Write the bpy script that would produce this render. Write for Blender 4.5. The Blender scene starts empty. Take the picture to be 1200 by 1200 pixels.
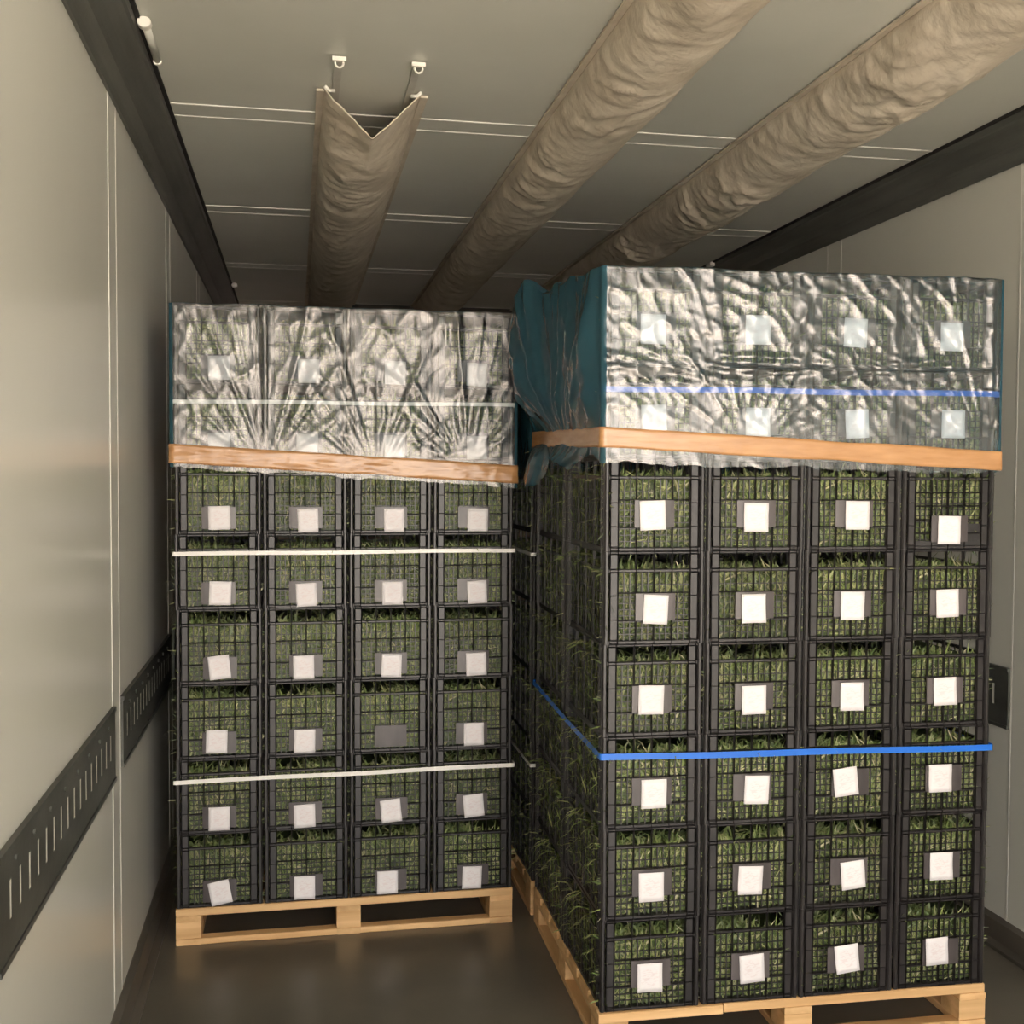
import bpy, math, random
from mathutils import Vector, Matrix, noise as mn

random.seed(7)
scene = bpy.context.scene
COL = scene.collection
R = math.radians

# ------------------------------------------------------------------ camera
CAM_Z, YAW, PITCH, ROLL, FPX = 1.6721, 0.1885, -0.0365, 0.0048, 1323.8
fwd = Vector((math.sin(YAW) * math.cos(PITCH), math.cos(YAW) * math.cos(PITCH), math.sin(PITCH)))
rgt = Vector((math.cos(YAW), -math.sin(YAW), 0))
upv = rgt.cross(fwd)
r2 = math.cos(ROLL) * rgt + math.sin(ROLL) * upv
u2 = -math.sin(ROLL) * rgt + math.cos(ROLL) * upv
cam_data = bpy.data.cameras.new('camera')
cam_data.sensor_width = 36
cam_data.lens = FPX / 1200 * 36
cam_data.clip_start = 0.05
cam = bpy.data.objects.new('camera', cam_data)
COL.objects.link(cam)
cam.matrix_world = Matrix(((r2.x, u2.x, -fwd.x, 0), (r2.y, u2.y, -fwd.y, 0), (r2.z, u2.z, -fwd.z, CAM_Z), (0, 0, 0, 1)))
scene.camera = cam

# ------------------------------------------------------------------ daylight (trailer doors stand open behind the camera)
world = bpy.data.worlds.new('daylight')
scene.world = world
world.use_nodes = True
bg = world.node_tree.nodes['Background']
bg.inputs[0].default_value = (1.0, 0.955, 0.905, 1)
bg.inputs[1].default_value = 4.7
sun_data = bpy.data.lights.new('sun', 'SUN')
sun_data.energy = 43
sun_data.color = (1.0, .93, .84)
sun_data.angle = R(0.6)
sun = bpy.data.objects.new('sun', sun_data)
COL.objects.link(sun)
sun.rotation_euler = (R(-38), R(14), 0)      # high sun from beyond the trailer's nose: lights the yard, not the load
scene.view_settings.view_transform = 'Standard'
scene.view_settings.look = 'None'
scene.view_settings.gamma = 1
scene.view_settings.use_curve_mapping = False
scene.view_settings.exposure = 0.65
scene.cycles.transparent_max_bounces = 16
scene.cycles.max_bounces = 10
scene.cycles.diffuse_bounces = 5
scene.cycles.glossy_bounces = 4
scene.cycles.sample_clamp_indirect = 6
scene.cycles.use_denoising = True

# ------------------------------------------------------------------ measured layout (metres)
XL, XR = -0.5237, 2.4555          # inner wall faces
CEIL = 2.8753
Y_OPEN, Y_END = -1.7, 8.5
CW, CH, CD = 0.300, 0.2631, 0.505  # crate pitch across, up, deep
HP = 0.1309                        # pallet height

# ------------------------------------------------------------------ helpers
class MB:
    def __init__(s):
        s.v, s.f, s.m = [], [], []
    def box(s, a, b, mi=0):
        n = len(s.v)
        x0, y0, z0 = a; x1, y1, z1 = b
        s.v += [(x0, y0, z0), (x1, y0, z0), (x1, y1, z0), (x0, y1, z0), (x0, y0, z1), (x1, y0, z1), (x1, y1, z1), (x0, y1, z1)]
        s.f += [(n, n+3, n+2, n+1), (n+4, n+5, n+6, n+7), (n, n+1, n+5, n+4), (n+1, n+2, n+6, n+5), (n+2, n+3, n+7, n+6), (n+3, n, n+4, n+7)]
        s.m += [mi] * 6
        return s
    def fin(s, a, b, along, w, h, dirn, plane, mi=0):
        """roof-shaped rib: from a to b along x, y or z, half width w, standing h proud of the plane towards dirn (-y, +y, -x, +x)"""
        ax, sg = dirn
        n = len(s.v)
        for p in (a, b):
            for off, hh in ((-w, 0), (0, h), (w, 0)):
                q = list(p); 
                cross = ({0, 1, 2} - {ax, 'xyz'.index(along)}).pop()
                q[cross] += off; q[ax] = plane + sg * hh
                s.v.append(tuple(q))
        for i in range(3):
            j = (i + 1) % 3
            s.f.append((n + i, n + j, n + 3 + j, n + 3 + i)); s.m.append(mi)
        s.f += [(n + 2, n + 1, n), (n + 3, n + 4, n + 5)]; s.m += [mi, mi]
        return s
    def prism(s, poly, a, b, axis='z', mi=0):
        n = len(s.v); k = len(poly)
        for t in (a, b):
            for p, q in poly:
                s.v.append({'z': (p, q, t), 'y': (p, t, q), 'x': (t, p, q)}[axis])
        s.f.append(tuple(range(n + k - 1, n - 1, -1))); s.f.append(tuple(range(n + k, n + 2 * k)))
        for i in range(k):
            j = (i + 1) % k
            s.f.append((n + i, n + j, n + k + j, n + k + i))
        s.m += [mi] * (k + 2)
        return s
    def tube(s, pts, r, k=8, mi=0):
        pts = [Vector(p) for p in pts]
        n = len(s.v); T = None
        for i, p in enumerate(pts):
            d = (pts[min(i+1, len(pts)-1)] - pts[max(i-1, 0)]).normalized()
            a = d.orthogonal().normalized() if T is None else (T - d * T.dot(d)).normalized()
            T = a; b = d.cross(a)
            for j in range(k):
                t = 2 * math.pi * j / k
                s.v.append(tuple(p + r * (math.cos(t) * a + math.sin(t) * b)))
        for i in range(len(pts) - 1):
            for j in range(k):
                j2 = (j + 1) % k
                s.f.append((n+i*k+j, n+i*k+j2, n+(i+1)*k+j2, n+(i+1)*k+j)); s.m.append(mi)
        s.f.append(tuple(range(n + k - 1, n - 1, -1))); s.m.append(mi)
        e = n + (len(pts) - 1) * k
        s.f.append(tuple(range(e, e + k))); s.m.append(mi)
        return s
    def mesh(s, name, mats, smooth=False):
        me = bpy.data.meshes.new(name)
        me.from_pydata(s.v, [], s.f)
        for m in (mats if isinstance(mats, (list, tuple)) else [mats]):
            me.materials.append(m)
        if any(s.m): me.polygons.foreach_set('material_index', s.m)
        if smooth: me.polygons.foreach_set('use_smooth', [True] * len(me.polygons))
        me.update()
        return me
    def build(s, name, mats, parent=None, smooth=False):
        return ob(name, s.mesh(name, mats, smooth), parent)

def ob(name, data, parent=None, loc=None, rot=None):
    o = bpy.data.objects.new(name, data)
    COL.objects.link(o)
    if parent is not None: o.parent = parent
    if loc is not None: o.location = loc
    if rot is not None: o.rotation_euler = rot
    return o

def tag(o, label=None, cat=None, group=None, kind=None):
    if label: o['label'] = label
    if cat: o['category'] = cat
    if group: o['group'] = group
    if kind: o['kind'] = kind
    return o

def bevel(o, w=0.003, seg=2):
    m = o.modifiers.new('bevel', 'BEVEL'); m.width = w; m.segments = seg; m.limit_method = 'ANGLE'
    return o

# ------------------------------------------------------------------ materials
def mat(name, c1, c2=None, rough=0.5, scale=4.0, stretch=(1, 1, 1), detail=6, bump=0.0, bscale=40.0, bstretch=(1, 1, 1),
        spec=0.5, metal=0.0, rand=0.0, contrast=(0.3, 0.7), rough2=None, bdist=0.01):
    m = bpy.data.materials.new(name); m.use_nodes = True
    nt = m.node_tree; N = nt.nodes; L = nt.links
    b = N['Principled BSDF']
    b.inputs['Roughness'].default_value = rough
    b.inputs['Metallic'].default_value = metal
    b.inputs['Specular IOR Level'].default_value = spec
    tc = N.new('ShaderNodeTexCoord')
    if c2 is None: c2 = c1
    mp = N.new('ShaderNodeMapping'); mp.inputs['Scale'].default_value = stretch
    L.new(tc.outputs['Object'], mp.inputs['Vector'])
    vec = mp.outputs[0]
    if rand:
        oi = N.new('ShaderNodeObjectInfo')
        ad = N.new('ShaderNodeVectorMath'); ad.operation = 'MULTIPLY_ADD'
        ad.inputs[1].default_value = (1, 1, 1)
        cm = N.new('ShaderNodeVectorMath'); cm.operation = 'SCALE'; cm.inputs[0].default_value = (37, 53, 71)
        L.new(oi.outputs['Random'], cm.inputs['Scale'])
        L.new(vec, ad.inputs[0]); L.new(cm.outputs[0], ad.inputs[2]); vec = ad.outputs[0]
    nz = N.new('ShaderNodeTexNoise'); nz.inputs['Scale'].default_value = scale; nz.inputs['Detail'].default_value = detail
    L.new(vec, nz.inputs['Vector'])
    rp = N.new('ShaderNodeValToRGB')
    rp.color_ramp.elements[0].position = contrast[0]; rp.color_ramp.elements[0].color = (*c1, 1)
    rp.color_ramp.elements[1].position = contrast[1]; rp.color_ramp.elements[1].color = (*c2, 1)
    L.new(nz.outputs[0], rp.inputs[0])
    out = rp.outputs[0]
    if rand:
        hs = N.new('ShaderNodeHueSaturation')
        mr = N.new('ShaderNodeMapRange'); mr.inputs[3].default_value = 1 - rand; mr.inputs[4].default_value = 1 + rand
        L.new(oi.outputs['Random'], mr.inputs[0]); L.new(mr.outputs[0], hs.inputs['Value']); L.new(out, hs.inputs['Color'])
        out = hs.outputs[0]
    L.new(out, b.inputs['Base Color'])
    if rough2 is not None:
        mr2 = N.new('ShaderNodeMapRange'); mr2.inputs[1].default_value = .35; mr2.inputs[2].default_value = .65
        mr2.inputs[3].default_value = rough; mr2.inputs[4].default_value = rough2
        L.new(nz.outputs[0], mr2.inputs[0]); L.new(mr2.outputs[0], b.inputs['Roughness'])
    if bump:
        bm = N.new('ShaderNodeBump'); bm.inputs['Strength'].default_value = bump; bm.inputs['Distance'].default_value = bdist
        n2 = N.new('ShaderNodeTexNoise'); n2.inputs['Scale'].default_value = bscale; n2.inputs['Detail'].default_value = 4
        mp2 = N.new('ShaderNodeMapping'); mp2.inputs['Scale'].default_value = bstretch
        L.new(tc.outputs['Object'], mp2.inputs['Vector']); L.new(mp2.outputs[0], n2.inputs['Vector'])
        L.new(n2.outputs[0], bm.inputs['Height']); L.new(bm.outputs[0], b.inputs['Normal'])
    return m

M = {}
M['wall'] = mat('wall_grp', (.635, .625, .56), (.70, .69, .62), rough=.25, scale=1.1, stretch=(1, 1, .6), detail=2, contrast=(.1, .9), bump=.05, bscale=1.6, spec=.38, bdist=.02)
M['ceil'] = mat('ceiling_grp', (.595, .59, .525), (.655, .65, .585), rough=.38, scale=2.2, bump=.06, bscale=3, spec=.45, bdist=.03)
M['bead'] = mat('sealant', (.86, .83, .77), rough=.5)
M['bead_w'] = mat('wall_sealant', (.71, .695, .635), rough=.5)
M['bulk'] = mat('bulkhead_grp', (.74, .60, .50), (.80, .66, .56), rough=.5)
M['cove'] = mat('cove_rail_dark', (.060, .061, .054), (.118, .119, .106), rough=.42, scale=3, stretch=(6, .6, 6), spec=.5, bump=.05)
M['black'] = mat('black_gap', (.012, .010, .009), rough=.7)
M['rail'] = mat('load_rail_steel', (.055, .057, .050), (.11, .112, .10), rough=.45, scale=9, stretch=(1, .5, 1), metal=.25, bump=.06)
M['slot'] = mat('slot_liner', (.66, .64, .56), (.72, .70, .62), rough=.4)
M['floor'] = mat('trailer_floor', (.095, .083, .065), (.165, .147, .118), rough=.30, scale=2.6, detail=7, contrast=(.2, .85), bump=.10, bscale=160, spec=.5, bdist=.002)
M['kick'] = mat('kick_profile', (.10, .09, .075), (.17, .15, .125), rough=.36, scale=6, stretch=(1, .3, 1), metal=.35)
M['fabric'] = mat('duct_fabric', (.50, .425, .33), (.68, .60, .49), rough=.62, scale=7, contrast=(.25, .72), bump=.5, bscale=12, bstretch=(1, 1.2, 1), spec=.25, bdist=.02)
M['galv'] = mat('galvanised_strip', (.50, .48, .43), (.60, .58, .52), rough=.4, metal=.1, scale=20)
M['white_cap'] = mat('white_plastic', (.85, .82, .74), rough=.4)
M['plastic'] = mat('crate_plastic', (.013, .011, .011), (.026, .022, .022), rough=.38, scale=14, spec=.55, rand=.18, bump=.03, bscale=200)
M['pocket'] = mat('label_pocket', (.055, .045, .047), (.105, .09, .09), rough=.34, scale=9, stretch=(3, 1, .6), spec=.5, rand=.2)
M['wood'] = mat('pallet_wood', (.58, .33, .14), (.80, .52, .255), rough=.62, scale=5, stretch=(.35, 3.5, 6), rand=.12, bump=.15, bscale=30, bstretch=(.3, 4, 6), bdist=.004)
M['wood_y'] = mat('pallet_wood_lengthwise', (.58, .33, .14), (.80, .52, .255), rough=.62, scale=5, stretch=(3.5, .35, 6), rand=.12, bump=.15, bscale=30, bstretch=(4, .3, 6), bdist=.004)
M['strap_w'] = mat('white_strap', (.88, .85, .80), rough=.35)
M['strap_b'] = mat('blue_strap', (.012, .14, .62), (.016, .17, .72), rough=.35)
M['ground'] = mat('yard_concrete', (.48, .44, .39), (.56, .52, .46), rough=.9, scale=.7)

def paper_mat():
    m = mat('paper', (.82, .775, .79), (.87, .83, .84), rough=.7, scale=5, rand=.03)
    nt = m.node_tree; N = nt.nodes; L = nt.links
    b = N['Principled BSDF']
    src = b.inputs['Base Color'].links[0].from_socket
    tc = N.new('ShaderNodeTexCoord')
    mp = N.new('ShaderNodeMapping'); L.new(tc.outputs['Object'], mp.inputs['Vector'])
    mp.inputs['Scale'].default_value = (60, 1, 230)
    nz = N.new('ShaderNodeTexNoise'); nz.inputs['Scale'].default_value = 1; L.new(mp.outputs[0], nz.inputs['Vector'])
    gt = N.new('ShaderNodeMapRange'); gt.inputs[1].default_value = .5; gt.inputs[2].default_value = .56; L.new(nz.outputs[0], gt.inputs[0])
    # keep the print inside a soft round patch in the middle of the sheet
    mp2 = N.new('ShaderNodeMapping'); L.new(tc.outputs['Object'], mp2.inputs['Vector']); mp2.inputs['Scale'].default_value = (34, 0, 34)
    ln = N.new('ShaderNodeVectorMath'); ln.operation = 'LENGTH'; L.new(mp2.outputs[0], ln.inputs[0])
    fo = N.new('ShaderNodeMapRange'); fo.inputs[1].default_value = 1.05; fo.inputs[2].default_value = .75; L.new(ln.outputs['Value'], fo.inputs[0])
    mu = N.new('ShaderNodeMath'); mu.operation = 'MULTIPLY'; L.new(gt.outputs[0], mu.inputs[0]); L.new(fo.outputs[0], mu.inputs[1])
    m2 = N.new('ShaderNodeMath'); m2.operation = 'MULTIPLY'; m2.inputs[1].default_value = .25; L.new(mu.outputs[0], m2.inputs[0])
    mx = N.new('ShaderNodeMix'); mx.data_type = 'RGBA'
    L.new(m2.outputs[0], mx.inputs['Factor']); L.new(src, mx.inputs['A']); mx.inputs['B'].default_value = (.62, .42, .42, 1)
    L.new(mx.outputs['Result'], b.inputs['Base Color'])
    return m
M['paper'] = paper_mat()

def leaf_mat():
    m = bpy.data.materials.new('leaf'); m.use_nodes = True
    nt = m.node_tree; N = nt.nodes; L = nt.links
    b = N['Principled BSDF']; b.inputs['Roughness'].default_value = .45
    at = N.new('ShaderNodeAttribute'); at.attribute_name = 'leaf_colour'
    oi = N.new('ShaderNodeObjectInfo')
    hs = N.new('ShaderNodeHueSaturation')
    mr = N.new('ShaderNodeMapRange'); mr.inputs[3].default_value = .78; mr.inputs[4].default_value = 1.2
    L.new(oi.outputs['Random'], mr.inputs[0]); L.new(mr.outputs[0], hs.inputs['Value']); L.new(at.outputs['Color'], hs.inputs['Color'])
    L.new(hs.outputs[0], b.inputs['Base Color'])
    tr = N.new('ShaderNodeBsdfTranslucent'); L.new(hs.outputs[0], tr.inputs['Color'])
    mx = N.new('ShaderNodeMixShader'); mx.inputs[0].default_value = .25
    L.new(b.outputs[0], mx.inputs[1]); L.new(tr.outputs[0], mx.inputs[2]); L.new(mx.outputs[0], N['Material Output'].inputs[0])
    return m
M['leaf'] = leaf_mat()

def film_mat(name, body, tint, body_fac, gloss_fac, rough, bscale, bstr, ior=1.5):
    m = bpy.data.materials.new(name); m.use_nodes = True
    nt = m.node_tree; N = nt.nodes; L = nt.links
    N.remove(N['Principled BSDF'])
    tc = N.new('ShaderNodeTexCoord')
    nz = N.new('ShaderNodeTexNoise'); nz.inputs['Scale'].default_value = bscale; nz.inputs['Detail'].default_value = 3
    nz.inputs['Distortion'].default_value = 1.2
    L.new(tc.outputs['Object'], nz.inputs['Vector'])
    bp = N.new('ShaderNodeBump'); bp.inputs['Strength'].default_value = bstr; bp.inputs['Distance'].default_value = .006
    L.new(nz.outputs[0], bp.inputs['Height'])
    tp = N.new('ShaderNodeBsdfTransparent'); tp.inputs[0].default_value = (*tint, 1)
    df = N.new('ShaderNodeBsdfDiffuse'); df.inputs[0].default_value = (*body, 1)
    tl = N.new('ShaderNodeBsdfTranslucent'); tl.inputs[0].default_value = (*body, 1)
    L.new(bp.outputs[0], df.inputs['Normal'])
    m1 = N.new('ShaderNodeMixShader'); m1.inputs[0].default_value = .5
    L.new(df.outputs[0], m1.inputs[1]); L.new(tl.outputs[0], m1.inputs[2])
    m2 = N.new('ShaderNodeMixShader'); m2.inputs[0].default_value = body_fac
    L.new(tp.outputs[0], m2.inputs[1]); L.new(m1.outputs[0], m2.inputs[2])
    gl = N.new('ShaderNodeBsdfGlossy'); gl.inputs['Color'].default_value = (1, .93, .89, 1); gl.inputs['Roughness'].default_value = rough  # pinkish cast of the reflected outdoors put into the gloss colour
    L.new(bp.outputs[0], gl.inputs['Normal'])
    fr = N.new('ShaderNodeFresnel'); fr.inputs[0].default_value = ior
    L.new(bp.outputs[0], fr.inputs['Normal'])
    ml = N.new('ShaderNodeMath'); ml.operation = 'MULTIPLY_ADD'; ml.inputs[1].default_value = 1.0; ml.inputs[2].default_value = gloss_fac; ml.use_clamp = True
    L.new(fr.outputs[0], ml.inputs[0])
    m3 = N.new('ShaderNodeMixShader')
    L.new(ml.outputs[0], m3.inputs[0]); L.new(m2.outputs[0], m3.inputs[1]); L.new(gl.outputs[0], m3.inputs[2])
    L.new(m3.outputs[0], N['Material Output'].inputs[0])
    return m
M['film_l'] = film_mat('stretch_film_clear', (.04, .16, .22), (.84, .90, .92), .08, .125, .40, 16, .10)
M['film_r'] = film_mat('stretch_film_blue', (.03, .22, .32), (.84, .93, .97), .15, .095, .32, 26, .14)
M['film_fold'] = film_mat('stretch_film_blue_layers', (.070, .205, .270), (.42, .68, .78), .74, .01, .18, 12, .45, 1.18)
M['tape'] = mat('brown_tape', (.44, .215, .085), (.56, .30, .13), rough=.27, scale=8, stretch=(1, 1, 6), bump=.25, bscale=18, bstretch=(.5, .5, 5), spec=.7, bdist=.006)

# ------------------------------------------------------------------ the trailer
WALL_J = [3.463 + 1.45 * k for k in range(-4, 4)]
CEIL_J = [3.970 + 1.46 * k for k in range(-4, 4)]
JW = 0.135

# floor
fl = MB().box((XL - .1, Y_OPEN, -.12), (XR + .1, Y_END, 0)).build('floor', M['floor'])
tag(fl, kind='structure')
# yard outside, a step down from the trailer floor
yard = MB().box((-25, -40, -1.35), (25, Y_OPEN - .02, -1.25)).build('floor_yard', M['ground'])
tag(yard, kind='structure')

def spans(joints, jw, a, b):
    e = [a] + [j for j in joints if a < j < b] + [b]
    out = []
    for i in range(len(e) - 1):
        out.append((e[i] + (jw / 2 if i else 0), e[i + 1] - (jw / 2 if i < len(e) - 2 else 0)))
    return out

def make_wall(side):
    s = 1 if side == 'right' else -1
    x = XR if s > 0 else XL
    wall = MB().box((min(x + s * .012, x + s * .09), Y_OPEN, 0), (max(x + s * .012, x + s * .09), Y_END, CEIL + .09)).build('wall_' + side, M['wall'])
    tag(wall, kind='structure')
    for a, b in spans(WALL_J, JW, Y_OPEN, Y_END):
        MB().box((min(x, x + s * .012), a + .0015, .0), (max(x, x + s * .012), b - .0015, CEIL)).build('wall_panel', M['wall'], wall)
    for j in WALL_J:
        if not (Y_OPEN < j < Y_END): continue
        xi = x - s * .0008
        MB().box((min(xi, x + s * .012), j - JW / 2 + .0015, .0), (max(xi, x + s * .012), j + JW / 2 - .0015, CEIL)).build('joint_strip', M['wall'], wall)
        for e in (-1, 1):
            yc = j + e * JW / 2
            MB().prism([(x + s * .001, yc - .0045), (x - s * .0016, yc - .0040), (x - s * .0016, yc + .0040), (x + s * .001, yc + .0045)][::1], .06, CEIL - .1, 'z').build('sealant_bead', M['bead_w'], wall)
    # recessed-slot load rail, one length for each wall panel
    z0, z1, zs0, zs1 = .773, .988, .849, .922
    for a, b in spans(WALL_J, JW + .012, Y_OPEN, Y_END):
        lo, hi = (0.4, 5.8) if s < 0 else (3.2, 5.2)
        n = int((b - a - .05) / .0755)
        off = a + ((b - a) - (n - 1) * .0755) / 2
        ys = [off + i * .0755 for i in range(n)]
        ys = [y for y in ys if lo < y < hi]
        mb = MB()
        xa, xb = sorted((x - s * .0005, x - s * .009))
        mb.box((xa, a, zs1), (xb, b, z1)); mb.box((xa, a, z0), (xb, b, zs0))
        p = a
        for y in ys:
            mb.box((xa, p, zs0), (xb, y - .007, zs1)); p = y + .007
        mb.box((xa, p, zs0), (xb, b, zs1))
        xc, xd = sorted((x - s * .009, x - s * .0125))
        mb.box((xc, a, z1 - .012), (xd, b, z1)); mb.box((xc, a, z0), (xd, b, z0 + .012))   # rolled edges
        rail = mb.build('load_rail', M['rail'], wall)
        xe, xf = sorted((x - s * .0005, x - s * .0085))
        for y in ys:
            MB().box((xe, y - .0065, zs0 + .001), (xf, y + .0065, zs1 - .001)).build('slot', M['slot'], rail)
        for y in ys[::2]:
            MB().prism([(y + .0377 + .006 * math.cos(t * math.pi / 3), .950 + .006 * math.sin(t * math.pi / 3)) for t in range(6)],
                       *sorted((x - s * .008, x - s * .0125)), axis='x').build('rivet', M['rail'], rail)
    # kick profile at the foot
    k = s
    kb = MB().prism([(x - k * .0, .0), (x - k * .055, .0), (x - k * .055, .012), (x - k * .03, .022), (x - k * .022, .085), (x - k * .004, .095), (x, .095)], Y_OPEN, Y_END, 'y').build('baseboard_' + side, M['kick'])
    tag(kb, kind='structure')
    # dark cove rail between wall and ceiling
    prof = [(0, 2.737), (.012, 2.733), (.022, 2.746), (.040, 2.782), (.050, 2.788), (.066, 2.802), (.096, 2.842), (.104, 2.846), (.107, 2.8725), (0, 2.8725)]
    cr = MB().prism([(x - s * p, q) for p, q in prof], Y_OPEN, Y_END, 'y').build('trim_' + ('1' if s < 0 else '2'), M['cove'])
    tag(cr, kind='structure')
    gx = sorted((x - s * .106, x - s * .118))
    MB().box((gx[0], Y_OPEN, 2.866), (gx[1], Y_END, 2.8751)).build('painted_gap_shade', M['black'], cr)  # solid black strip paints the shade of the gap along the rail's top edge
    return wall
make_wall('left'); make_wall('right')

# ceiling
ce = MB().box((XL - .09, Y_OPEN, CEIL + .012), (XR + .09, Y_END, CEIL + .10)).build('ceiling', M['ceil'])
tag(ce, kind='structure')
for a, b in spans(CEIL_J, .128, Y_OPEN, Y_END):
    MB().box((XL, a + .0015, CEIL), (XR, b - .0015, CEIL + .012)).build('ceiling_panel', M['ceil'], ce)
for j in CEIL_J:
    if not (Y_OPEN < j < Y_END): continue
    MB().box((XL, j - .0625, CEIL - .0008), (XR, j + .0625, CEIL + .012)).build('joint_strip', M['ceil'], ce)
    for e in (-1, 1):
        yc = j + e * .064
        MB().prism([(yc - .0055, CEIL + .001), (yc + .0055, CEIL + .001), (yc + .005, CEIL - .0022), (yc - .005, CEIL - .0022)], XL + .1, XR - .1, 'x').build('sealant_bead', M['bead'], ce)
# front bulkhead
bk = MB().box((XL - .09, Y_END, -.12), (XR + .09, Y_END + .08, CEIL + .1)).build('wall_back', M['bulk'])
tag(bk, kind='structure')

# small lamp fittings clipped along the cove rails
def rail_fitting(x, y, s, length, label):
    r = ob('marker_lamp', None, None, (x, y, CEIL - .012))
    tag(r, label, 'lamp fitting', 'small pale fittings on the dark corner rails')
    mb = MB().prism([(s * .002 + .011 * math.cos(t * math.pi / 6), .011 * math.sin(t * math.pi / 6)) for t in range(12)], 0, length, 'y')
    mb.build('tube', M['ceil'], r, True)
    for yy, rad, ln in ((-.028, .019, .030), (length, .013, .012)) if length > .1 else ((-.03, .019, .05),):
        c = MB().prism([(s * .002 + rad * math.cos(t * math.pi / 5), rad * .8 * math.sin(t * math.pi / 5) - .004) for t in range(10)], yy, yy + ln, 'y').build('end_cap', M['white_cap'], r)
        bevel(c, .003)
rail_fitting(XL + .126, 3.20, 1, .27, 'long translucent lamp tube with white cap beside the left corner rail')
rail_fitting(XL + .130, 7.56, 1, .06, 'tiny white fitting at the far end of the left corner rail')
rail_fitting(XR - .114, 6.20, -1, .06, 'tiny white fitting on the right corner rail above the right stack')

# ------------------------------------------------------------------ fabric air ducts under the ceiling
def duct(cx, r, y0, y1, seed, wrinkle, label, open_end):
    mb = MB()
    na = 44
    step = .011
    ny = int((y1 - y0) / step)
    for i in range(ny + 1):
        y = y0 + (y1 - y0) * i / ny
        t = max(0, 1 - (y - y0) / .55) if open_end else 0
        t = t * t * (3 - 2 * t)
        for j in range(na + 1):
            a = math.pi * j / na
            cxn, czn = -math.cos(a), -math.sin(a)
            # open lip: the cloth hangs as a V between its two corner hooks
            vx = -1 + 2 * j / na
            vz = -(1 - abs(vx) ** 1.15) * .92
            px, pz = cxn * (1 - t) + vx * t, czn * (1 - t) + vz * t
            yy = y
            # broad dents, and sparse creases that start at the left seam and slant across
            sl = r * a
            e = math.sin(a) ** .6
            wob = mn.noise(Vector((y * 1.7, seed, 0)))
            dent = mn.noise(Vector((sl * 5 + seed, y * 3.2, seed)))
            cr = 0
            for fy, fs, amp, sd in ((5.0, 4.5, .15, 0), (9, 8, .12, 3.3), (17, 15, .06, 8.1)):
                n_ = mn.noise(Vector((sl * fs + seed + .35 * mn.noise(Vector((sl * 9, y * 8, sd))), y * fy + sl * (fy * 1.1 + 12 * wob) + .6 * mn.noise(Vector((sl * 6, y * 4, sd + 2))), sd + seed)))
                cr += amp * max(0, 1 - 2.9 * abs(n_)) ** 1.2
            gate = min(1, max(.2, .65 + 1.3 * mn.noise(Vector((sl * 4, y * 2.6, seed + 9)))))
            fade = .25 + .75 * math.exp(-(sl / (r * 1.25)) ** 2)
            rr = r * (1 + e * (.055 * dent + wrinkle * cr * gate * fade - wrinkle * .05))
            mb.v.append((cx + px * rr, yy, CEIL - .006 + pz * rr * 1.02))
    for i in range(ny):
        for j in range(na):
            k = i * (na + 1) + j
            mb.f.append((k, k + na + 1, k + na + 2, k + 1)); mb.m.append(0)
    root = ob('air_duct', None, None, (0, 0, 0))
    tag(root, label, 'air duct', 'beige fabric air ducts under the ceiling')
    cl = mb.build('fabric_sleeve', M['fabric'], root, True)
    so = cl.modifiers.new('solid', 'SOLIDIFY'); so.thickness = .003; so.offset = 1
    for s in (-1, 1):                                     # flat track that carries each edge of the sleeve
        tx = cx + s * (r * .76)
        ty = y0 - .26 if open_end else y0
        MB().box((tx - .011, ty, CEIL - .007), (tx + .011, y1, CEIL - .0045)).build('hanging_track', M['galv'], root)
        MB().box((cx + s * (r + .012) - .012, y0 + .02, CEIL - .012), (cx + s * (r + .012) + .012, y1, CEIL - .0045)).build('edge_strip', M['fabric'], root)
        if open_end:
            hk = MB().box((tx - .020, ty - .012, CEIL - .016), (tx + .020, ty + .004, CEIL - .0045)).build('hook', M['white_cap'], root)
            pts = [(tx + .012 * math.cos(t), ty - .004, CEIL - .022 + .012 * math.sin(t)) for t in [R(-200 + 22 * q) for q in range(11)]]
            MB().tube(pts, .0032, 6).build('hook_ring', M['white_cap'], hk, True)
            gx = cx + s * r * .99
            MB().tube([(gx, y0 - .012, CEIL - .008), (gx - s * .012, y0 + .004, CEIL - .014), (gx - s * .03, y0 + .012, CEIL - .012)], .006, 6).build('corner_grommet', M['white_cap'], root, True)
    return root
duct(.240, .152, 3.63, 8.48, 1.3, .7, 'left fabric air duct with an open V-shaped end hung from two hooks', True)
duct(.985, .140, 2.30, 8.48, 4.2, .8, 'middle beige fabric air duct running between the two others', False)
duct(1.735, .150, 1.20, 8.48, 7.7, 1.5, 'heavily creased right fabric air duct nearest the right corner rail', False)
# dark sagging plenum cloth between the ducts at the front bulkhead
mb = MB()
for i in range(25):
    x = .32 + 1.4 * i / 24
    q = ((x - .40) % .747) / .747
    sag = .03 + .10 * (1 - (2 * abs(q - .5)) ** 1.3) + .01 * mn.noise(Vector((x * 6, 0, 0)))
    mb.v += [(x, 8.30, CEIL - .002), (x, 8.30, CEIL - sag)]
    if i: mb.f.append((2*i-2, 2*i-1, 2*i+1, 2*i)); mb.m.append(0)
pl = mb.build('plenum_curtain', mat('plenum_cloth', (.05, .042, .034), (.08, .068, .055), rough=.8))
so = pl.modifiers.new('solid', 'SOLIDIFY'); so.thickness = .004
tag(pl, 'dark cloth sagging between the ducts at the far end wall', 'curtain')

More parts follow.
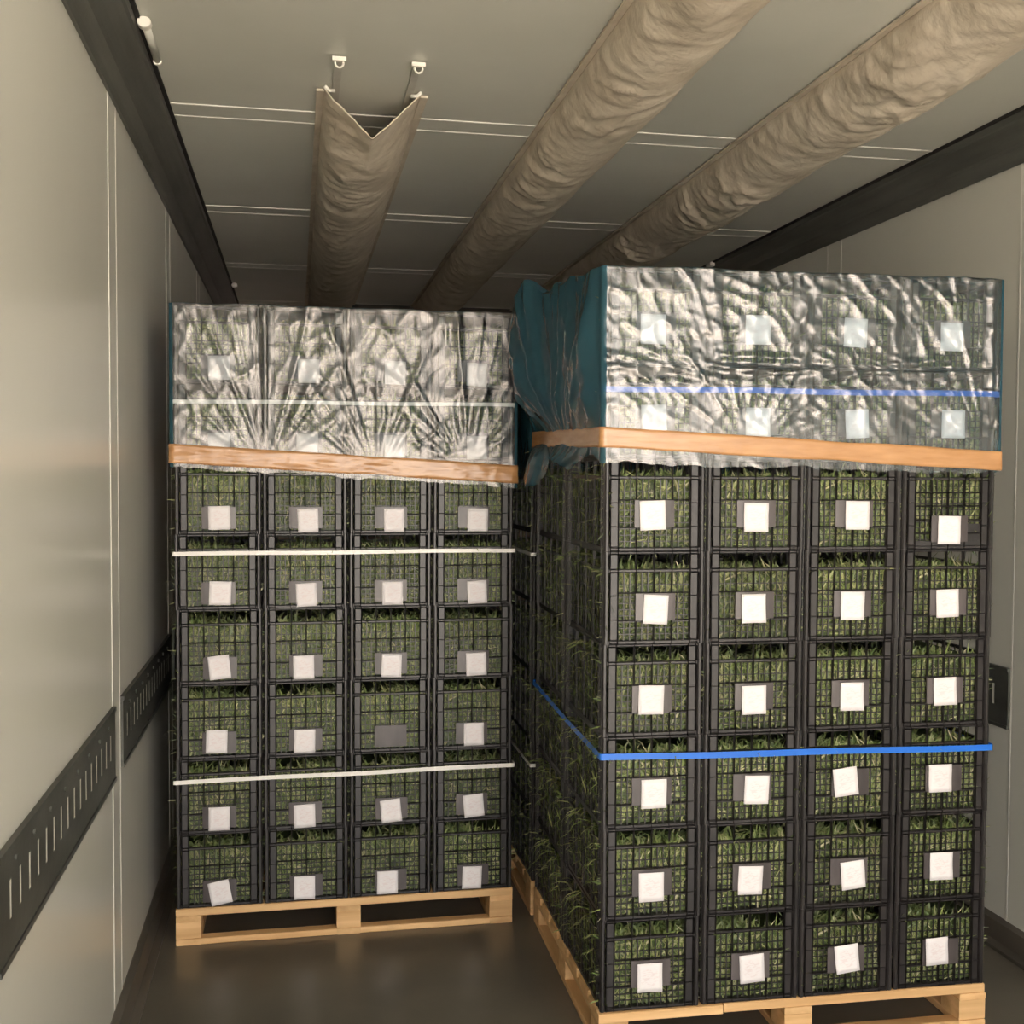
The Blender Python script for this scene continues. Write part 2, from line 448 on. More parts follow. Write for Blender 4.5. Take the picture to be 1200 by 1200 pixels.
# ------------------------------------------------------------------ stacks: frames of reference
class Stack:
    def __init__(s, x, y, a, where, D):
        s.o = Vector((x, y, 0)); s.a = a; s.where = where; s.D = D
        s.mx = Matrix.Translation(s.o) @ Matrix.Rotation(a, 4, 'Z')
    def w(s, p):
        return s.mx @ Vector(p)
SL = Stack(-.4187, 4.050, .0016, 'left', 2 * CD)
SR = Stack(.8429, 3.0531, -.0201, 'right', 2 * CD)
SB = Stack(.8610, 4.105, .000, 'rear', 2 * CD)

# ------------------------------------------------------------------ pallets
def jag(b, w):                      # plank with slightly uneven faces
    return bevel(b, w, 1)
PD = 1.0
mesh_deck = {}
def plank(L, W, H, along):
    key = (round(L, 3), round(W, 3), round(H, 3), along)
    if key not in mesh_deck:
        b = .0025
        l, w2, h = L, W, H
        # chamfered long edges
        poly = [(b, 0), (w2 - b, 0), (w2, b), (w2, h - b), (w2 - b, h), (b, h), (0, h - b), (0, b)]
        if along == 'x':
            mesh_deck[key] = MB().prism(poly, 0, l, 'x').mesh('plank', M['wood'])
        else:
            mesh_deck[key] = MB().prism(poly, 0, l, 'y').mesh('plank', M['wood_y'])
    return mesh_deck[key]

def pallet(S, label, D, jitter):
    root = ob('pallet', None); root.matrix_world = S.mx
    tag(root, label, 'pallet', 'wooden pallets under the crate stacks')
    rnd = random.Random(jitter)
    # bottom boards .022, blocks .062, stringers .020, deck .026
    zb, zk, zs = .022, .084, .104
    bx = [(0, .085), (.5575, .085), (1.115, .085)]
    byy = [0.0, D / 2 - .05, D - .10]
    for x, w in bx:
        ob('bottom_board', plank(D - .004, w, zb, 'y'), root, (x, .002, 0))
        ob('stringer', plank(D - .002, w, zs - zk, 'y'), root, (x, .001, zk))
        for y in byy:
            ob('block', plank(w, .10, zk - zb, 'x'), root, (x, y + rnd.uniform(0, .004) + .001, zb))
    for y in (0, D - .10):
        for i in range(2):
            x0 = bx[i][0] + .085; x1 = bx[i + 1][0]
            ob('base_rail', plank(x1 - x0, .045, zb, 'x'), root, (x0, y + .002 if y == 0 else D - .047, 0))
    n = 7
    for i in range(n):
        wdt = .11 if i not in (0, n - 1) else .125
        y = (D - .125) * i / (n - 1)
        if i == 0 and S.where == 'right':
            ob('deck_board', plank(.37, wdt, HP - zs, 'x'), root, (-.004, y - .006, zs - .0005))
            ob('deck_board', plank(.824, wdt, HP - zs, 'x'), root, (.372, y + .002, zs - .0005))
        else:
            ob('deck_board', plank(1.2, wdt, HP - zs, 'x'), root, (0, y, zs - .0005))
    return root
pallet(SL, 'pale wooden pallet under the left stack of crates', 1.0, 1)
pallet(SR, 'pale wooden pallet under the right stack, its near edge cut off by the frame', 1.0, 2)
pallet(SB, 'wooden pallet behind the right pallet, seen only through the gap', 1.0, 3)

# ------------------------------------------------------------------ crates
W, H, D = .2945, CH - .0006, CD - .006
X0 = (CW - W) / 2
def crate_meshes():
    g = {}
    # corner posts (round outer post + laddered inner flange), rims
    mb = MB()
    def octo(cx, cy, r):
        return [(cx + r * math.cos(R(22.5 + 45 * t)), cy + r * math.sin(R(22.5 + 45 * t))) for t in range(8)]
    g['posts'] = []
    for sx in (0, 1):
        for sy in (0, 1):
            mb = MB()
            mx_ = (lambda v: X0 + v) if sx == 0 else (lambda v: X0 + W - v)
            my_ = (lambda v: v) if sy == 0 else (lambda v: D - v)
            mb.prism(octo(mx_(.0080), my_(.0080), .0078), 0, H)
            # laddered flange on the end face: recessed panel between standing ribs
            xs = sorted((mx_(.019), mx_(.041))); ys = sorted((my_(.005), my_(.014)))
            mb.box((xs[0], ys[0], 0), (xs[1], ys[1], H))
            sg = -1 if sy == 0 else 1
            for xr_ in (xs[0], xs[1]):
                mb.fin((xr_, 0, 0), (xr_, 0, H), 'z', .0020, .006, (1, sg), my_(.0055))
            for z in (.004, .0125, .070, .137, .2025, .213, .2545):
                mb.fin((xs[0], 0, z), (xs[1], 0, z), 'x', .0016, .0045, (1, sg), my_(.0055))
            # the same on the long side
            ys2 = sorted((my_(.018), my_(.044))); xs2 = sorted((mx_(.005), mx_(.013)))
            mb.box((xs2[0], ys2[0], 0), (xs2[1], ys2[1], H))
            sgx = -1 if sx == 0 else 1
            for yr_ in ys2:
                mb.fin((0, yr_, 0), (0, yr_, H), 'z', .0020, .005, (0, sgx), mx_(.0055))
            for z in (.004, .0125, .070, .137, .2025, .213, .2545):
                mb.fin((0, ys2[0], z), (0, ys2[1], z), 'y', .0016, .004, (0, sgx), mx_(.0055))
            g['posts'].append(mb.mesh('corner_post', M['plastic']))
    # rims: foot ring, mid ring under the hand slots, top ring
    def ring(z0, z1):
        o = [(X0 + .0045, .0045), (X0 + W - .0045, .0045), (X0 + W - .0045, D - .0045), (X0 + .0045, D - .0045)]
        i_ = [(X0 + .014, .016), (X0 + W - .014, .016), (X0 + W - .014, D - .016), (X0 + .014, D - .016)]
        mb = MB()
        mb.v = [(*p, z0) for p in o] + [(*p, z0) for p in i_] + [(*p, z1) for p in o] + [(*p, z1) for p in i_]
        for q in range(4):
            r_ = (q + 1) % 4
            mb.f += [(q, r_, 8 + r_, 8 + q), (4 + r_, 4 + q, 12 + q, 12 + r_), (8 + q, 8 + r_, 12 + r_, 12 + q), (r_, q, 4 + q, 4 + r_)]
            mb.m += [0] * 4
        for z in (z0 + .0012, z1 - .0012):
            mb.fin((X0 + .017, 0, z), (X0 + W - .017, 0, z), 'x', .0012, .0038, (1, -1), .005)
            mb.fin((X0 + .017, 0, z), (X0 + W - .017, 0, z), 'x', .0012, .0038, (1, 1), D - .005)
        return mb.mesh('rim', M['plastic'])
    g['rims'] = [ring(0, .0105), ring(.2035, .2125), ring(.2555, H)]
    # end lattice: 4 wide bays, three fine columns in each
    def end_panel(y_out, dirn, dense):
        mb = MB()
        xa, xb = X0 + .042, X0 + W - .042
        za, zb = .0105, .2035
        ya = lambda v: y_out + dirn * v
        def bx(x0, x1, z0, z1, d0, d1):
            a, b = sorted((ya(d0), ya(d1))); mb.box((x0, a, z0), (x1, b, z1))
        for i in range(5):
            x = xa + (xb - xa) * i / 4
            bx(x - .0022, x + .0022, za, .2555 if 0 < i < 4 else zb, .006, .012)
            mb.fin((x, 0, 0), (x, 0, H), 'z', .0022, .006, (1, -dirn), ya(.0065))
        for i in range(12):
            if i % 3:
                x = xa + (xb - xa) * i / 12
                bx(x - .0015, x + .0015, za, zb, .007, .011)
        for z in ((.066, .143) if not dense else (.045, .085, .125, .165)):
            bx(xa, xb, z, z + .0040, .006, .012)
            mb.fin((xa, 0, z + .002), (xb, 0, z + .002), 'x', .0020, .0045, (1, -dirn), ya(.0065))
        k = 11
        for i in range(1, k):
            z = za + (zb - za) * i / k
            if .15 < z and not dense and i % 2 == 0: continue
            bx(xa, xb, z - .0013, z + .0013, .0075, .011)
        if dense:                                         # closed lower right corner
            bx(xa, xb, za, za + .014, .004, .012)
            bx(X0 + W - .10, xb, za, .075, .006, .012)
        return mb.mesh('end_panel', M['plastic'])
    g['front'] = end_panel(0, 1, False); g['front_dense'] = end_panel(0, 1, True); g['back'] = end_panel(D, -1, False)
    def side_panel(x_out, dirn):
        mb = MB()
        ya, yb = .045, D - .045
        za, zb = .0105, .2035
        xx = lambda v: x_out + dirn * v
        def bx(y0, y1, z0, z1, d0, d1):
            a, b = sorted((xx(d0), xx(d1))); mb.box((a, y0, z0), (b, y1, z1))
        n = 12
        for i in range(n + 1):
            y = ya + (yb - ya) * i / n
            big = i % 3 == 0
            w = .0034 if big else .0018
            bx(y - w, y + w, za, .2555 if big and 0 < i < n else zb, .003 if big else .006, .009)
        for z in (.066, .143): bx(ya, yb, z, z + .004, .005, .009)
        for z in (.038, .104, .172):
            bx(ya, yb, z - .0014, z + .0014, .0065, .009)
        return mb.mesh('side_panel', M['plastic'])
    g['side_a'] = side_panel(X0, 1); g['side_b'] = side_panel(X0 + W, -1)
    g['base'] = MB().box((X0 + .012, .012, .004), (X0 + W - .012, D - .012, .008)).mesh('base', M['plastic'])
    # label pocket: shallow clip plate with folded lips
    mb = MB()
    n = 10
    for i in range(n + 1):
        t = i / n; x = (t - .5) * .116
        y = -.0035 + .002 * abs(2 * t - 1) ** 3
        mb.v += [(x, y, -.0385), (x, y, .0385), (x, y + .0035, -.0385), (x, y + .0035, .0385)]
        if i:
            a, b = 4 * (i - 1), 4 * i
            mb.f += [(a, b, b + 1, a + 1), (a + 2, a + 3, b + 3, b + 2), (a + 1, b + 1, b + 3, a + 3), (a, a + 2, b + 2, b)]; mb.m += [0] * 4
    mb.f += [(0, 1, 3, 2), (4 * n, 4 * n + 2, 4 * n + 3, 4 * n + 1)]; mb.m += [0, 0]
    g['pocket'] = mb.mesh('label_pocket', M['pocket'])
    ps = []
    for k in range(4):
        mb = MB(); n = 6
        for i in range(n + 1):
            for j in range(n + 1):
                u, v = i / n - .5, j / n - .5
                c = (u + .5) * (.5 - v) if k == 1 else (.5 - u) * (.5 - v) if k == 2 else 0
                y = -.0012 - .003 * c ** 3 + .0007 * math.sin(u * 5 + k * 2) + .0006 * math.sin(v * 7 + k)
                mb.v.append((u * (.072 + .001 * k), y, v * .083))
        for i in range(n):
            for j in range(n):
                a = i * (n + 1) + j
                mb.f.append((a, a + n + 1, a + n + 2, a + 1)); mb.m.append(0)
        base = len(mb.v); nf = len(mb.f)
        mb.v += [(x, y + .0006, z) for x, y, z in mb.v[:base]]
        for f in list(mb.f[:nf]): mb.f.append(tuple(base + q for q in reversed(f))); mb.m.append(0)
        rim_ = [i * (n + 1) for i in range(n + 1)] + [n * (n + 1) + j for j in range(1, n + 1)] + [i * (n + 1) + n for i in range(n - 1, -1, -1)] + [j for j in range(n - 1, 0, -1)]
        for q in range(len(rim_)):
            a, b = rim_[q], rim_[(q + 1) % len(rim_)]
            mb.f.append((b, a, a + base, b + base)); mb.m.append(0)
        ps.append(mb.mesh('paper_label', M['paper'], True))
    g['paper'] = ps
    return g
G = crate_meshes()

# ------------------------------------------------------------------ greens: a packed mass of thin leaves for a crate
def greens_mesh(seed, side_l, side_r, strands=(26, 40)):
    rnd = random.Random(seed)
    mb = MB(); cols = []
    def core(a, b, c):
        n0 = len(mb.v); mb.box(a, b); cols.extend([c] * (len(mb.v) - n0))
    xa, xb, ya, yb = X0 + .020, X0 + W - .020, .024, D - .022
    top = .196
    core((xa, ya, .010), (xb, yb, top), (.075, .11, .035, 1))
    pal = [(q[0] * 1.14, q[1] * .98, q[2] * 1.3) for q in [(.15, .23, .055), (.19, .28, .07), (.10, .17, .04), (.31, .38, .13), (.44, .48, .22), (.26, .32, .11), (.17, .25, .10)]]
    def blade(p, d, n, L, w, droop, kind):
        """bent ribbon leaf: base p, direction d, face normal n"""
        d = d.normalized(); n = (n - d * n.dot(d)).normalized(); s = d.cross(n)
        c = pal[rnd.choice(kind)]
        f = rnd.uniform(.75, 1.3)
        n0 = len(mb.v)
        pos = Vector(p)
        seg = 3
        for i in range(seg + 1):
            t = i / seg
            ww = w * (.55 + .9 * t - 1.35 * t * t) if i < seg else w * .08
            mb.v.append(tuple(pos - s * ww)); mb.v.append(tuple(pos + s * ww))
            cc = (c[0] * f * (1.15 - .25 * t), c[1] * f * (1.15 - .25 * t), c[2] * f, 1)
            cols.extend([cc, cc])
            d = (d + Vector((0, 0, -1)) * droop * t + n * rnd.uniform(-.18, .18)).normalized()
            pos = pos + d * (L / seg)
            if i < seg:
                k = n0 + 2 * i
                mb.f.append((k, k + 1, k + 3, k + 2)); mb.m.append(0)
    F = Vector((0, -1, 0))
    for i in range(760):                                  # packed behind the end lattice
        x = rnd.uniform(xa - .004, xb + .004); z = rnd.uniform(.012, top + .004)
        y = rnd.uniform(.0145, .026)
        a = rnd.gauss(0, .75)
        d = Vector((math.sin(a), rnd.uniform(-.12, .06), math.cos(a) * rnd.choice((1, 1, 1, -1))))
        blade((x, y, z), d, F + Vector((rnd.uniform(-.7, .7), 0, rnd.uniform(-.2, .8))), rnd.uniform(.02, .055), rnd.uniform(.0014, .0042), .12, (0, 1, 1, 2, 3, 4, 5, 6, 3))
    for sgn, on in ((-1, side_l), (1, side_r)):
        xs = xa - .004 if sgn < 0 else xb + .004
        for i in range(620 if on else 160):
            y = rnd.uniform(ya, yb); z = rnd.uniform(.012, top)
            a = rnd.gauss(0, .8)
            d = Vector((sgn * rnd.uniform(-.05, .1), math.sin(a), math.cos(a) * rnd.choice((1, 1, -1))))
            blade((xs + sgn * rnd.uniform(-.001, .007), y, z), d, Vector((sgn, rnd.uniform(-.6, .6), rnd.uniform(-.2, .8))), rnd.uniform(.03, .075), rnd.uniform(.0016, .0045), .12, (0, 1, 2, 2, 5, 3))
        if on:                                            # strands that escaped and hang outside
            for i in range(rnd.randint(*strands)):
                y = rnd.uniform(ya, yb); z = rnd.choice((rnd.uniform(.05, .2), rnd.uniform(.205, .245)))
                d = Vector((sgn * 1, rnd.uniform(-.6, .6), rnd.uniform(-.1, .6)))
                blade((xs - sgn * .004, y, z), d, Vector((0, rnd.uniform(-1, 1), 1)), rnd.uniform(.03, .085), rnd.uniform(.0012, .0032), rnd.uniform(.7, 1.6), (1, 3, 5, 1))
    # loose top, showing in the hand slot
    cx = [rnd.uniform(xa, xb) for _ in range(5)]
    for i in range(330):
        x = min(xb, max(xa, rnd.gauss(rnd.choice(cx), .035))); y = rnd.uniform(.016, .10) if rnd.random() < .7 else rnd.uniform(.016, yb)
        d = Vector((rnd.gauss(0, .7), rnd.uniform(-.5, .3), rnd.uniform(.15, 1)))
        L = rnd.uniform(.022, .05)
        blade((x, y, top - .002), d, Vector((rnd.uniform(-.5, .5), -1, rnd.uniform(-.2, .8))), min(L, .05), rnd.uniform(.0022, .0058), .55, (1, 1, 0, 5, 2))
    for i in range(rnd.randint(2, 7)):                     # a few tips poke out through the slot
        x = rnd.uniform(xa + .01, xb - .01)
        d = Vector((rnd.gauss(0, .5), -1, rnd.uniform(.1, .6)))
        blade((x, .018, rnd.uniform(.19, .21)), d, Vector((rnd.uniform(-1, 1), 0, 1)), rnd.uniform(.02, .045), rnd.uniform(.0018, .0036), 1.4, (1, 3, 5))
    for k, v in enumerate(mb.v):                           # nothing rises into the crate above
        if v[2] > .250: mb.v[k] = (v[0], v[1], .250 - .1 * (v[2] - .250) if v[2] < .30 else .245)
    me = mb.mesh('leafy_greens', M['leaf'])
    ca = me.color_attributes.new('leaf_colour', 'FLOAT_COLOR', 'POINT')
    ca.data.foreach_set('color', [q for c in cols for q in c])
    return me
GREEN = [greens_mesh(s, False, False) for s in range(6)]
GREEN_L = [greens_mesh(50 + s, True, False) for s in range(4)]
GREEN_W = [greens_mesh(90 + s, True, False, (60, 85)) for s in range(3)]   # overgrown low crates

# offsets of each paper label on its crate (dx from crate centre, z above crate foot), bottom row first
LAB_L = [[(.001, .051), (-.006, .050), (-.011, .049), (-.002, .048)], [(-.001, .052), (-.006, .046), (.001, .048), (.004, .051)],
         [(-.008, .062), (-.005, .052), None, (.003, .053)], [(.002, .060), (-.008, .052), (.003, .049), (.011, .047)],
         [(.006, .057), (.002, .047), (.006, .048), (.013, .047)], [(.004, .057), (.008, .047), (.012, .047), (.015, .047)],
         [(.005, .049), (.006, .048), (.013, .046), (.011, .046)], [(.006, .051), (.012, .046), (.015, .046), (.010, .046)]]
LAB_R = [[(-.004, .095), (.004, .099), (-.002, .109), (-.013, .110)], [(-.002, .094), (-.005, .097), (.012, .095), (-.005, .105)],
         [(.003, .099), (.010, .098), (-.014, .109), (-.013, .107)], [(-.007, .105), (-.001, .096), (.001, .097), (-.004, .104)],
         [(.003, .099), (-.005, .097), (-.001, .100), (-.001, .103)], [(-.007, .102), (-.001, .096), (.008, .101), (0, .057)],
         [(-.007, .108), (.001, .104), (.003, .103), (.007, .106)], [(-.012, .097), (-.003, .103), (-.004, .103), (-.004, .098)]]
TILT = {('left', 0, 0): 11, ('left', 1, 2): 6, ('left', 1, 3): 5, ('right', 1, 2): 5, ('right', 0, 2): 6, ('left', 3, 0): 6, ('right', 2, 2): 6, ('right', 0, 1): 3, ('right', 4, 0): -3}
ROWN = ['bottom', 'second', 'third', 'fourth', 'fifth', 'sixth', 'seventh', 'top']
COLN = ['first', 'second', 'third', 'last']

def crate(S, row, colm, depth, rnd):
    dx, dy, da = rnd.uniform(-.002, .002), rnd.uniform(-.0025, .0025), rnd.uniform(-.004, .004)
    loc = S.w((colm * CW + dx, depth * CD + .004 + dy, HP + row * CH))
    root = ob('crate', None, None, loc, (0, 0, S.a + da))
    rown = ROWN[row] + ' row' + (' from below' if 0 < row < 7 else '')
    coln = COLN[colm] + ' column'
    lab = None
    if S.where in ('left', 'right') and depth == 0:
        lab = (LAB_L if S.where == 'left' else LAB_R)[row][colm]
        if S.where == 'left' and row == 2 and colm == 2:
            tag(root, 'black lattice crate with an empty label pocket in the left stack', 'crate', 'crates at the front of the left stack')
        elif S.where == 'right' and row == 5 and colm == 3:
            tag(root, 'black lattice crate with a low-hung label under the right end of the tape', 'crate', 'crates at the front of the right stack')
        else:
            tag(root, f'black crate, {coln}, {rown}, front of the {S.where} stack', 'crate', f'crates at the front of the {S.where} stack')
        gl = f'thin green leaves in the crate of {coln}, {rown}, {S.where} stack'
    elif S.where == 'rear':
        tag(root, f'shaded black crate in the {rown} of the stack behind the right one', 'crate', 'crates of the stack behind the right one')
        gl = f'green leaves in the {rown} crate of the stack behind the right one'
    else:
        tag(root, f'black crate hidden behind {coln}, {rown}, {S.where} stack', 'crate', f'crates at the back of the {S.where} stack')
        gl = f'green leaves in the back crate of {coln}, {rown}, {S.where} stack'
    for pm in G['posts']: ob('corner_post', pm, root)
    for pm in G['rims']: ob('rim', pm, root)
    ob('end_panel', G['front_dense'] if (S.where == 'right' and row == 5 and colm == 3) else G['front'], root)
    ob('end_panel', G['back'], root)
    ob('side_panel', G['side_a'], root); ob('side_panel', G['side_b'], root)
    ob('base', G['base'], root)
    if depth == 0:
        pz = .057 if S.where == 'left' else .106
        if S.where == 'right' and row == 5 and colm == 3: pz = .060
        pk = ob('label_pocket', G['pocket'], root, (CW / 2 + rnd.uniform(-.003, .003), 0, pz))
        if lab:
            t = TILT.get((S.where, row, colm), rnd.uniform(-2.5, 2.5))
            ob('paper_label', rnd.choice(G['paper']), root, (CW / 2 + lab[0] - dx, -.0052, lab[1]), (0, -R(t), 0))
    me = rnd.choice(GREEN_W if colm == 0 and row < 4 and S is SR else GREEN_L if colm == 0 and row < 6 else GREEN)
    g = ob('leafy_greens', me, None, loc, (0, 0, S.a + da))
    g.location = S.w((colm * CW + dx, depth * CD + .004 + dy, HP + row * CH + .0002))
    tag(g, gl, 'greens', f'greens packed in the {S.where} stack', 'stuff')
    return root

rnd = random.Random(11)
for S in (SL, SR):
    for row in range(8):
        for colm in range(4):
            crate(S, row, colm, 0, rnd)
        for colm in (0, 3):
            crate(S, row, colm, 1, rnd)
for row in range(8):
    crate(SB, row, 0, 0, rnd)

# ------------------------------------------------------------------ straps, films and tapes run round a stack
STW = 4 * CW
def perimeter(D, off, step_front, step_side, step_other, rad=.012):
    """closed loop of (x, y, nx, ny, side, s) round the stack footprint"""
    x0, x1, y0, y1 = .003 - off, STW - .003 + off, .004 - off, D - .002 + off
    out = []
    def run(p, q, n, side, step):
        L = math.hypot(q[0] - p[0], q[1] - p[1]); k = max(2, int(L / step))
        for i in range(k):
            t = i / k
            out.append((p[0] + (q[0] - p[0]) * t, p[1] + (q[1] - p[1]) * t, n[0], n[1], side, t))
    def arc(c, a0, a1, side, k=4):
        for i in range(k):
            a = a0 + (a1 - a0) * i / k
            out.append((c[0] + rad * math.cos(a), c[1] + rad * math.sin(a), math.cos(a), math.sin(a), side, 1))
    h = math.pi / 2
    run((x0 + rad, y0), (x1 - rad, y0), (0, -1), 'front', step_front)
    arc((x1 - rad, y0 + rad), -h, 0, 'c1')
    run((x1, y0 + rad), (x1, y1 - rad), (1, 0), 'right', step_other)
    arc((x1 - rad, y1 - rad), 0, h, 'c2')
    run((x1 - rad, y1), (x0 + rad, y1), (0, 1), 'back', step_other)
    arc((x0 + rad, y1 - rad), h, 2 * h, 'c3')
    run((x0, y1 - rad), (x0, y0 + rad), (-1, 0), 'left', step_side)
    arc((x0 + rad, y0 + rad), 2 * h, 3 * h, 'c4')
    return out

def zlerp(p, D, zc):
    """height at footprint point from the four corner heights: front-left, front-right, back-right, back-left"""
    u = min(1, max(0, p[0] / STW)); v = min(1, max(0, p[1] / D))
    return (zc[0] * (1 - u) + zc[1] * u) * (1 - v) + (zc[3] * (1 - u) + zc[2] * u) * v

def strap(S, zc, width, m, label, group, off=.0075):
    P = perimeter(S.D, off, .04, .04, .08, .006)
    mb = MB(); n = len(P)
    for i, p in enumerate(P):
        z = zlerp(p, S.D, zc) + .0012 * math.sin(p[0] * 9 + p[1] * 7 + zc[0] * 9)
        for o, dz in ((0, -width / 2), (.0014, -width / 2), (.0014, width / 2), (0, width / 2)):
            mb.v.append((p[0] + p[2] * o, p[1] + p[3] * o, z + dz))
    for i in range(n):
        a, b = 4 * i, 4 * ((i + 1) % n)
        for q in range(4):
            r_ = (q + 1) % 4
            mb.f.append((a + q, b + q, b + r_, a + r_)); mb.m.append(0)
    o = mb.build('strapping_band', m)
    o.matrix_world = S.mx
    tag(o, label, 'strap', group)
    return o
gW, gB, gR = 'white bands of the left stack', 'blue bands of the right stack', 'white bands of the rear stack'
strap(SL, (1.906, 1.911, 1.91, 1.91), .013, M['strap_w'], 'white strap under the clear film across the left stack', gW)
strap(SL, (1.379, 1.382, 1.38, 1.38), .014, M['strap_w'], 'white strap across the left stack below its brown tape', gW)
strap(SL, (.581, .590, .585, .58), .015, M['strap_w'], 'lowest white strap low across the left stack', gW)
strap(SR, (1.902, 1.905, 1.91, 1.91), .016, M['strap_b'], 'blue strap under the film across the right stack', gB)
strap(SR, (.866, .852, .87, .89), .018, M['strap_b'], 'bright blue strap low across the right stack', gB)
strap(SB, (1.362, 1.37, 1.36, 1.36), .013, M['strap_w'], 'upper white strap on the shaded stack behind the right one', gR)
strap(SB, (.571, .575, .57, .57), .013, M['strap_w'], 'lower white strap on the shaded stack behind the right one', gR)

ZT = HP + 8 * CH
def sst(a, b, x):
    t = min(1, max(0, (x - a) / (b - a))); return t * t * (3 - 2 * t)
def N3(x, y, z): return mn.noise(Vector((x, y, z)))

def film(S, which, label, m):
    D = S.D
    fine = which != 'rear'
    P = perimeter(D, .013, .0065 if fine else .04, .008 if which == 'right' else .03, .04)
    n = len(P); nv = 92 if fine else 14
    mb = MB()
    fans = {'left': [(.31, 1.71, 5), (.70, 1.68, 9), (1.02, 1.72, 14)], 'right': [(.42, 1.77, 3), (1.17, 1.76, 8)], 'rear': []}[which]
    tape = {'left': (1.726, 1.659, 1.66, 1.72), 'right': (1.767, 1.708, 1.74, 1.785), 'rear': (1.7, 1.7, 1.7, 1.7)}[which]
    for i, p in enumerate(P):
        x, y, nx, ny, side, t = p
        tz = zlerp(p, D, tape)
        s = x + y * 1.0 if side in ('front', 'back') else y + x
        # lower hem
        if which == 'left':
            zb = tz - .047 + .012 * N3(s * 9, 3, 0) + .006 * N3(s * 31, 1, 0)
        elif which == 'right':
            zb = tz - .072 + .012 * N3(s * 8, 5, 0) + .006 * N3(s * 30, 2, 0) + .034 * (x / STW)
            if side == 'left':
                zb -= .07 * sst(.45, .72, y) - .02 * math.sin(y * 14)
        else: zb = tz - .06
        ztop = ZT + .012 + .004 * N3(s * 6, 0, 4)
        if which == 'right' and side in ('left',):
            ztop += .075 * math.exp(-((y - .74) / .10) ** 2) + .03 * math.exp(-((y - .45) / .2) ** 2) * (0.6 + .4 * math.sin(y * 30))
        for j in range(nv + 1):
            v = j / nv
            z = ztop + (zb - ztop) * v
            cin = 1 - math.exp(-((z - tz) / .075) ** 2)         # drawn in under the tape
            corner = sst(0, .03, v)
            if side == 'front':
                d = 0
                wsum = 0
                for cx, cz, sd in fans:
                    dx_, dz_ = x - cx, z - cz
                    r_ = math.hypot(dx_, dz_)
                    wt = math.exp(-(dx_ / .26) ** 2)
                    an = math.atan2(dx_, dz_ + .04)
                    rg = max(0, 1 - abs(N3(an * 3.4, sd, r_ * .5)) * 5.5) ** 1.5
                    rg2 = max(0, 1 - abs(N3(an * 9, sd + 3, r_ * .7)) * 5) ** 1.5 * sst(-.15, .25, N3(an * 2, sd + 6, r_ * 3))
                    up = 1 if dz_ > 0 else .35
                    d += wt * up * (.012 * rg + .007 * rg2) * min(1, r_ / .12)
                    wsum += wt
                if which == 'left':
                    cell = abs(math.sin(math.pi * x / CW)) ** .5
                    d += .005 * cell * sst(tz, tz + .1, z)
                    d += .004 * N3(x * 6, 0, z * 4) * cell + .0012 * N3(x * 21, 2, z * 13)
                    d += .005 * max(0, 1 - abs(N3(x * 8 + z * 3, 8, z * 5)) * 5) + .003 * max(0, 1 - abs(N3(x * 17 - z * 6, 18, z * 11)) * 4)
                else:
                    d *= .6
                    d += .0030 * N3(x * 7, 0, z * 7) + .0007 * N3(x * 60, 7, z * 60)
                    d += .0040 * max(0, 1 - abs(N3(x * 9 + z * 5, 2, z * 11)) * 5) + .0028 * max(0, 1 - abs(N3(x * 22, 12, z * 20 + x * 7)) * 4)
                    hz = math.exp(-((z - 1.965) / .05) ** 2)
                    d += hz * .006 * (1 - abs(N3(x * 5, 9, z * 26)) * 3)
                d = .001 + max(-.002, d) * (cin * .9 + .1)
                if z < tz: d += .004 * N3(x * 16, 4, z * 10) * sst(0, .05, tz - z) + .002
            elif side == 'left' and which == 'right':
                an = math.atan2(y - .52, z - tz + .12)
                rg = .42 + .65 * N3(an * 3.2, 21, z * .8) + .6 * max(0, 1 - abs(N3(an * 4.2, 22, z * 1.2)) * 3.2)
                bul = math.exp(-((y - .84) / .22) ** 2) * sst(tz, tz + .22, z) * .075
                d = (.006 + 0.024 * max(-.1, rg) + bul + .012 * abs(N3(y * 7, 3, z * 2.5)) + .006 * N3(y * 15, 13, z * 6) + .003 * N3(y * 30, 6, z * 22)) * (cin * .985 + .015)
                if z < tz: d += .03 * sst(0, .08, tz - z) * (.55 + .45 * math.sin(y * 17)) * sst(.25, .6, y)
                d = max(0, d)
                d *= sst(0, .10, y) * .97 + .03
            else:
                d = (.006 + .012 * abs(N3(s * 5, 2, z * 2))) * cin if side in ('left', 'right', 'back') else .002
                d *= min(1, min(t, 1 - t) * 8 + .1) if side in ('left', 'right', 'back') else 1
            mb.v.append((x + nx * d, y + ny * d, z - .006 * (1 - corner)))
    for i in range(n):
        i2 = (i + 1) % n
        for j in range(nv):
            a, b = i * (nv + 1) + j, i2 * (nv + 1) + j
            mb.f.append((a, a + 1, b + 1, b)); mb.m.append(0 if P[i][4] == 'front' else 1)
    # top sheet, drawn over the upper crates
    base = len(mb.v)
    cx, cy = STW / 2, D / 2
    rings = [.0, .015, .06, .2, .45, .75]
    for k, rg in enumerate(rings[1:]):
        for i, p in enumerate(P):
            q = mb.v[i * (nv + 1)]
            zz = ZT + .012 + .006 * N3(q[0] * 5 + k, q[1] * 5, 2) if k > 1 else q[2] * (1 - .5 * k) + (ZT + .013) * .5 * k + .002
            mb.v.append((q[0] + (cx - q[0]) * rg, q[1] + (cy - q[1]) * rg, zz))
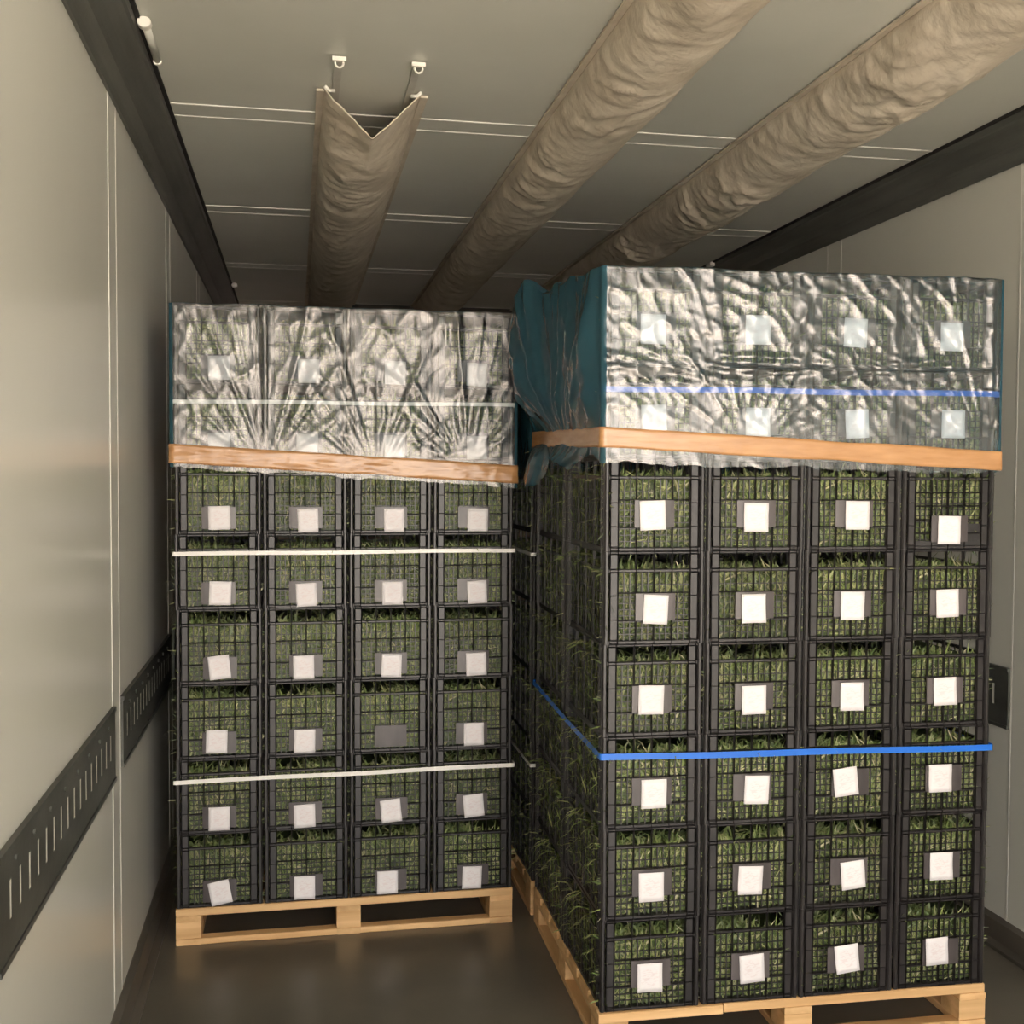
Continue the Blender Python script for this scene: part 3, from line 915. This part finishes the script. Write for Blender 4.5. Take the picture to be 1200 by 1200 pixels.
    for k in range(len(rings) - 1):
        for i in range(n):
            i2 = (i + 1) % n
            a, b = (i * (nv + 1), i2 * (nv + 1)) if k == 0 else (base + (k - 1) * n + i, base + (k - 1) * n + i2)
            c, d_ = base + k * n + i2, base + k * n + i
            mb.f.append((a, b, c, d_)); mb.m.append(1)
    e = len(mb.v); mb.v.append((cx, cy, ZT + .014))
    l0 = base + (len(rings) - 2) * n
    for i in range(n): mb.f.append((l0 + i, l0 + (i + 1) % n, e)); mb.m.append(1)
    o = mb.build('stretch_film', [m, M['film_fold']], None, True)
    o.matrix_world = S.mx
    tag(o, label, 'plastic film')
    return o
film(SL, 'left', 'creased clear plastic hood over the two top rows of the left stack', M['film_l'])
film(SR, 'right', 'blue-tinted plastic hood over the two top rows of the right stack', M['film_r'])
film(SB, 'rear', 'blue plastic hood on the shaded stack behind the right one', M['film_r'])

def tape(S, zc, width, label, wr):
    P = perimeter(S.D, .0160, .008, .012, .06)
    mb = MB(); n = len(P); k = 7
    for i, p in enumerate(P):
        z = zlerp(p, S.D, zc)
        s = p[0] + p[1]
        for j in range(k + 1):
            v = j / k - .5
            wl = wr if p[4] == 'front' else .0008
            o = wl * (1 - abs(N3(s * 3.5, 4, v * 7)) * 2) + wl * .5 * max(0, 1 - abs(N3(s * 9, 2, v * 9)) * 5)
            zz = z + v * (width + .006 * N3(s * 5, 8, 0)) + .002 * N3(s * 7, j > k / 2, 5)
            mb.v.append((p[0] + p[2] * o, p[1] + p[3] * o, zz))
    for i in range(n):
        a, b = i * (k + 1), ((i + 1) % n) * (k + 1)
        for j in range(k):
            mb.f.append((a + j, b + j, b + j + 1, a + j + 1)); mb.m.append(0)
    o = mb.build('packing_tape', M['tape'], None, True)
    so = o.modifiers.new('solid', 'SOLIDIFY'); so.thickness = .0012; so.offset = 1
    o.matrix_world = S.mx
    tag(o, label, 'tape')
    return o
tape(SL, (1.726, 1.659, 1.66, 1.72), .066, 'crinkled brown tape round the film of the left stack', .0055)
tape(SR, (1.767, 1.708, 1.74, 1.785), .057, 'smooth brown tape round the film of the right stack', .0012)
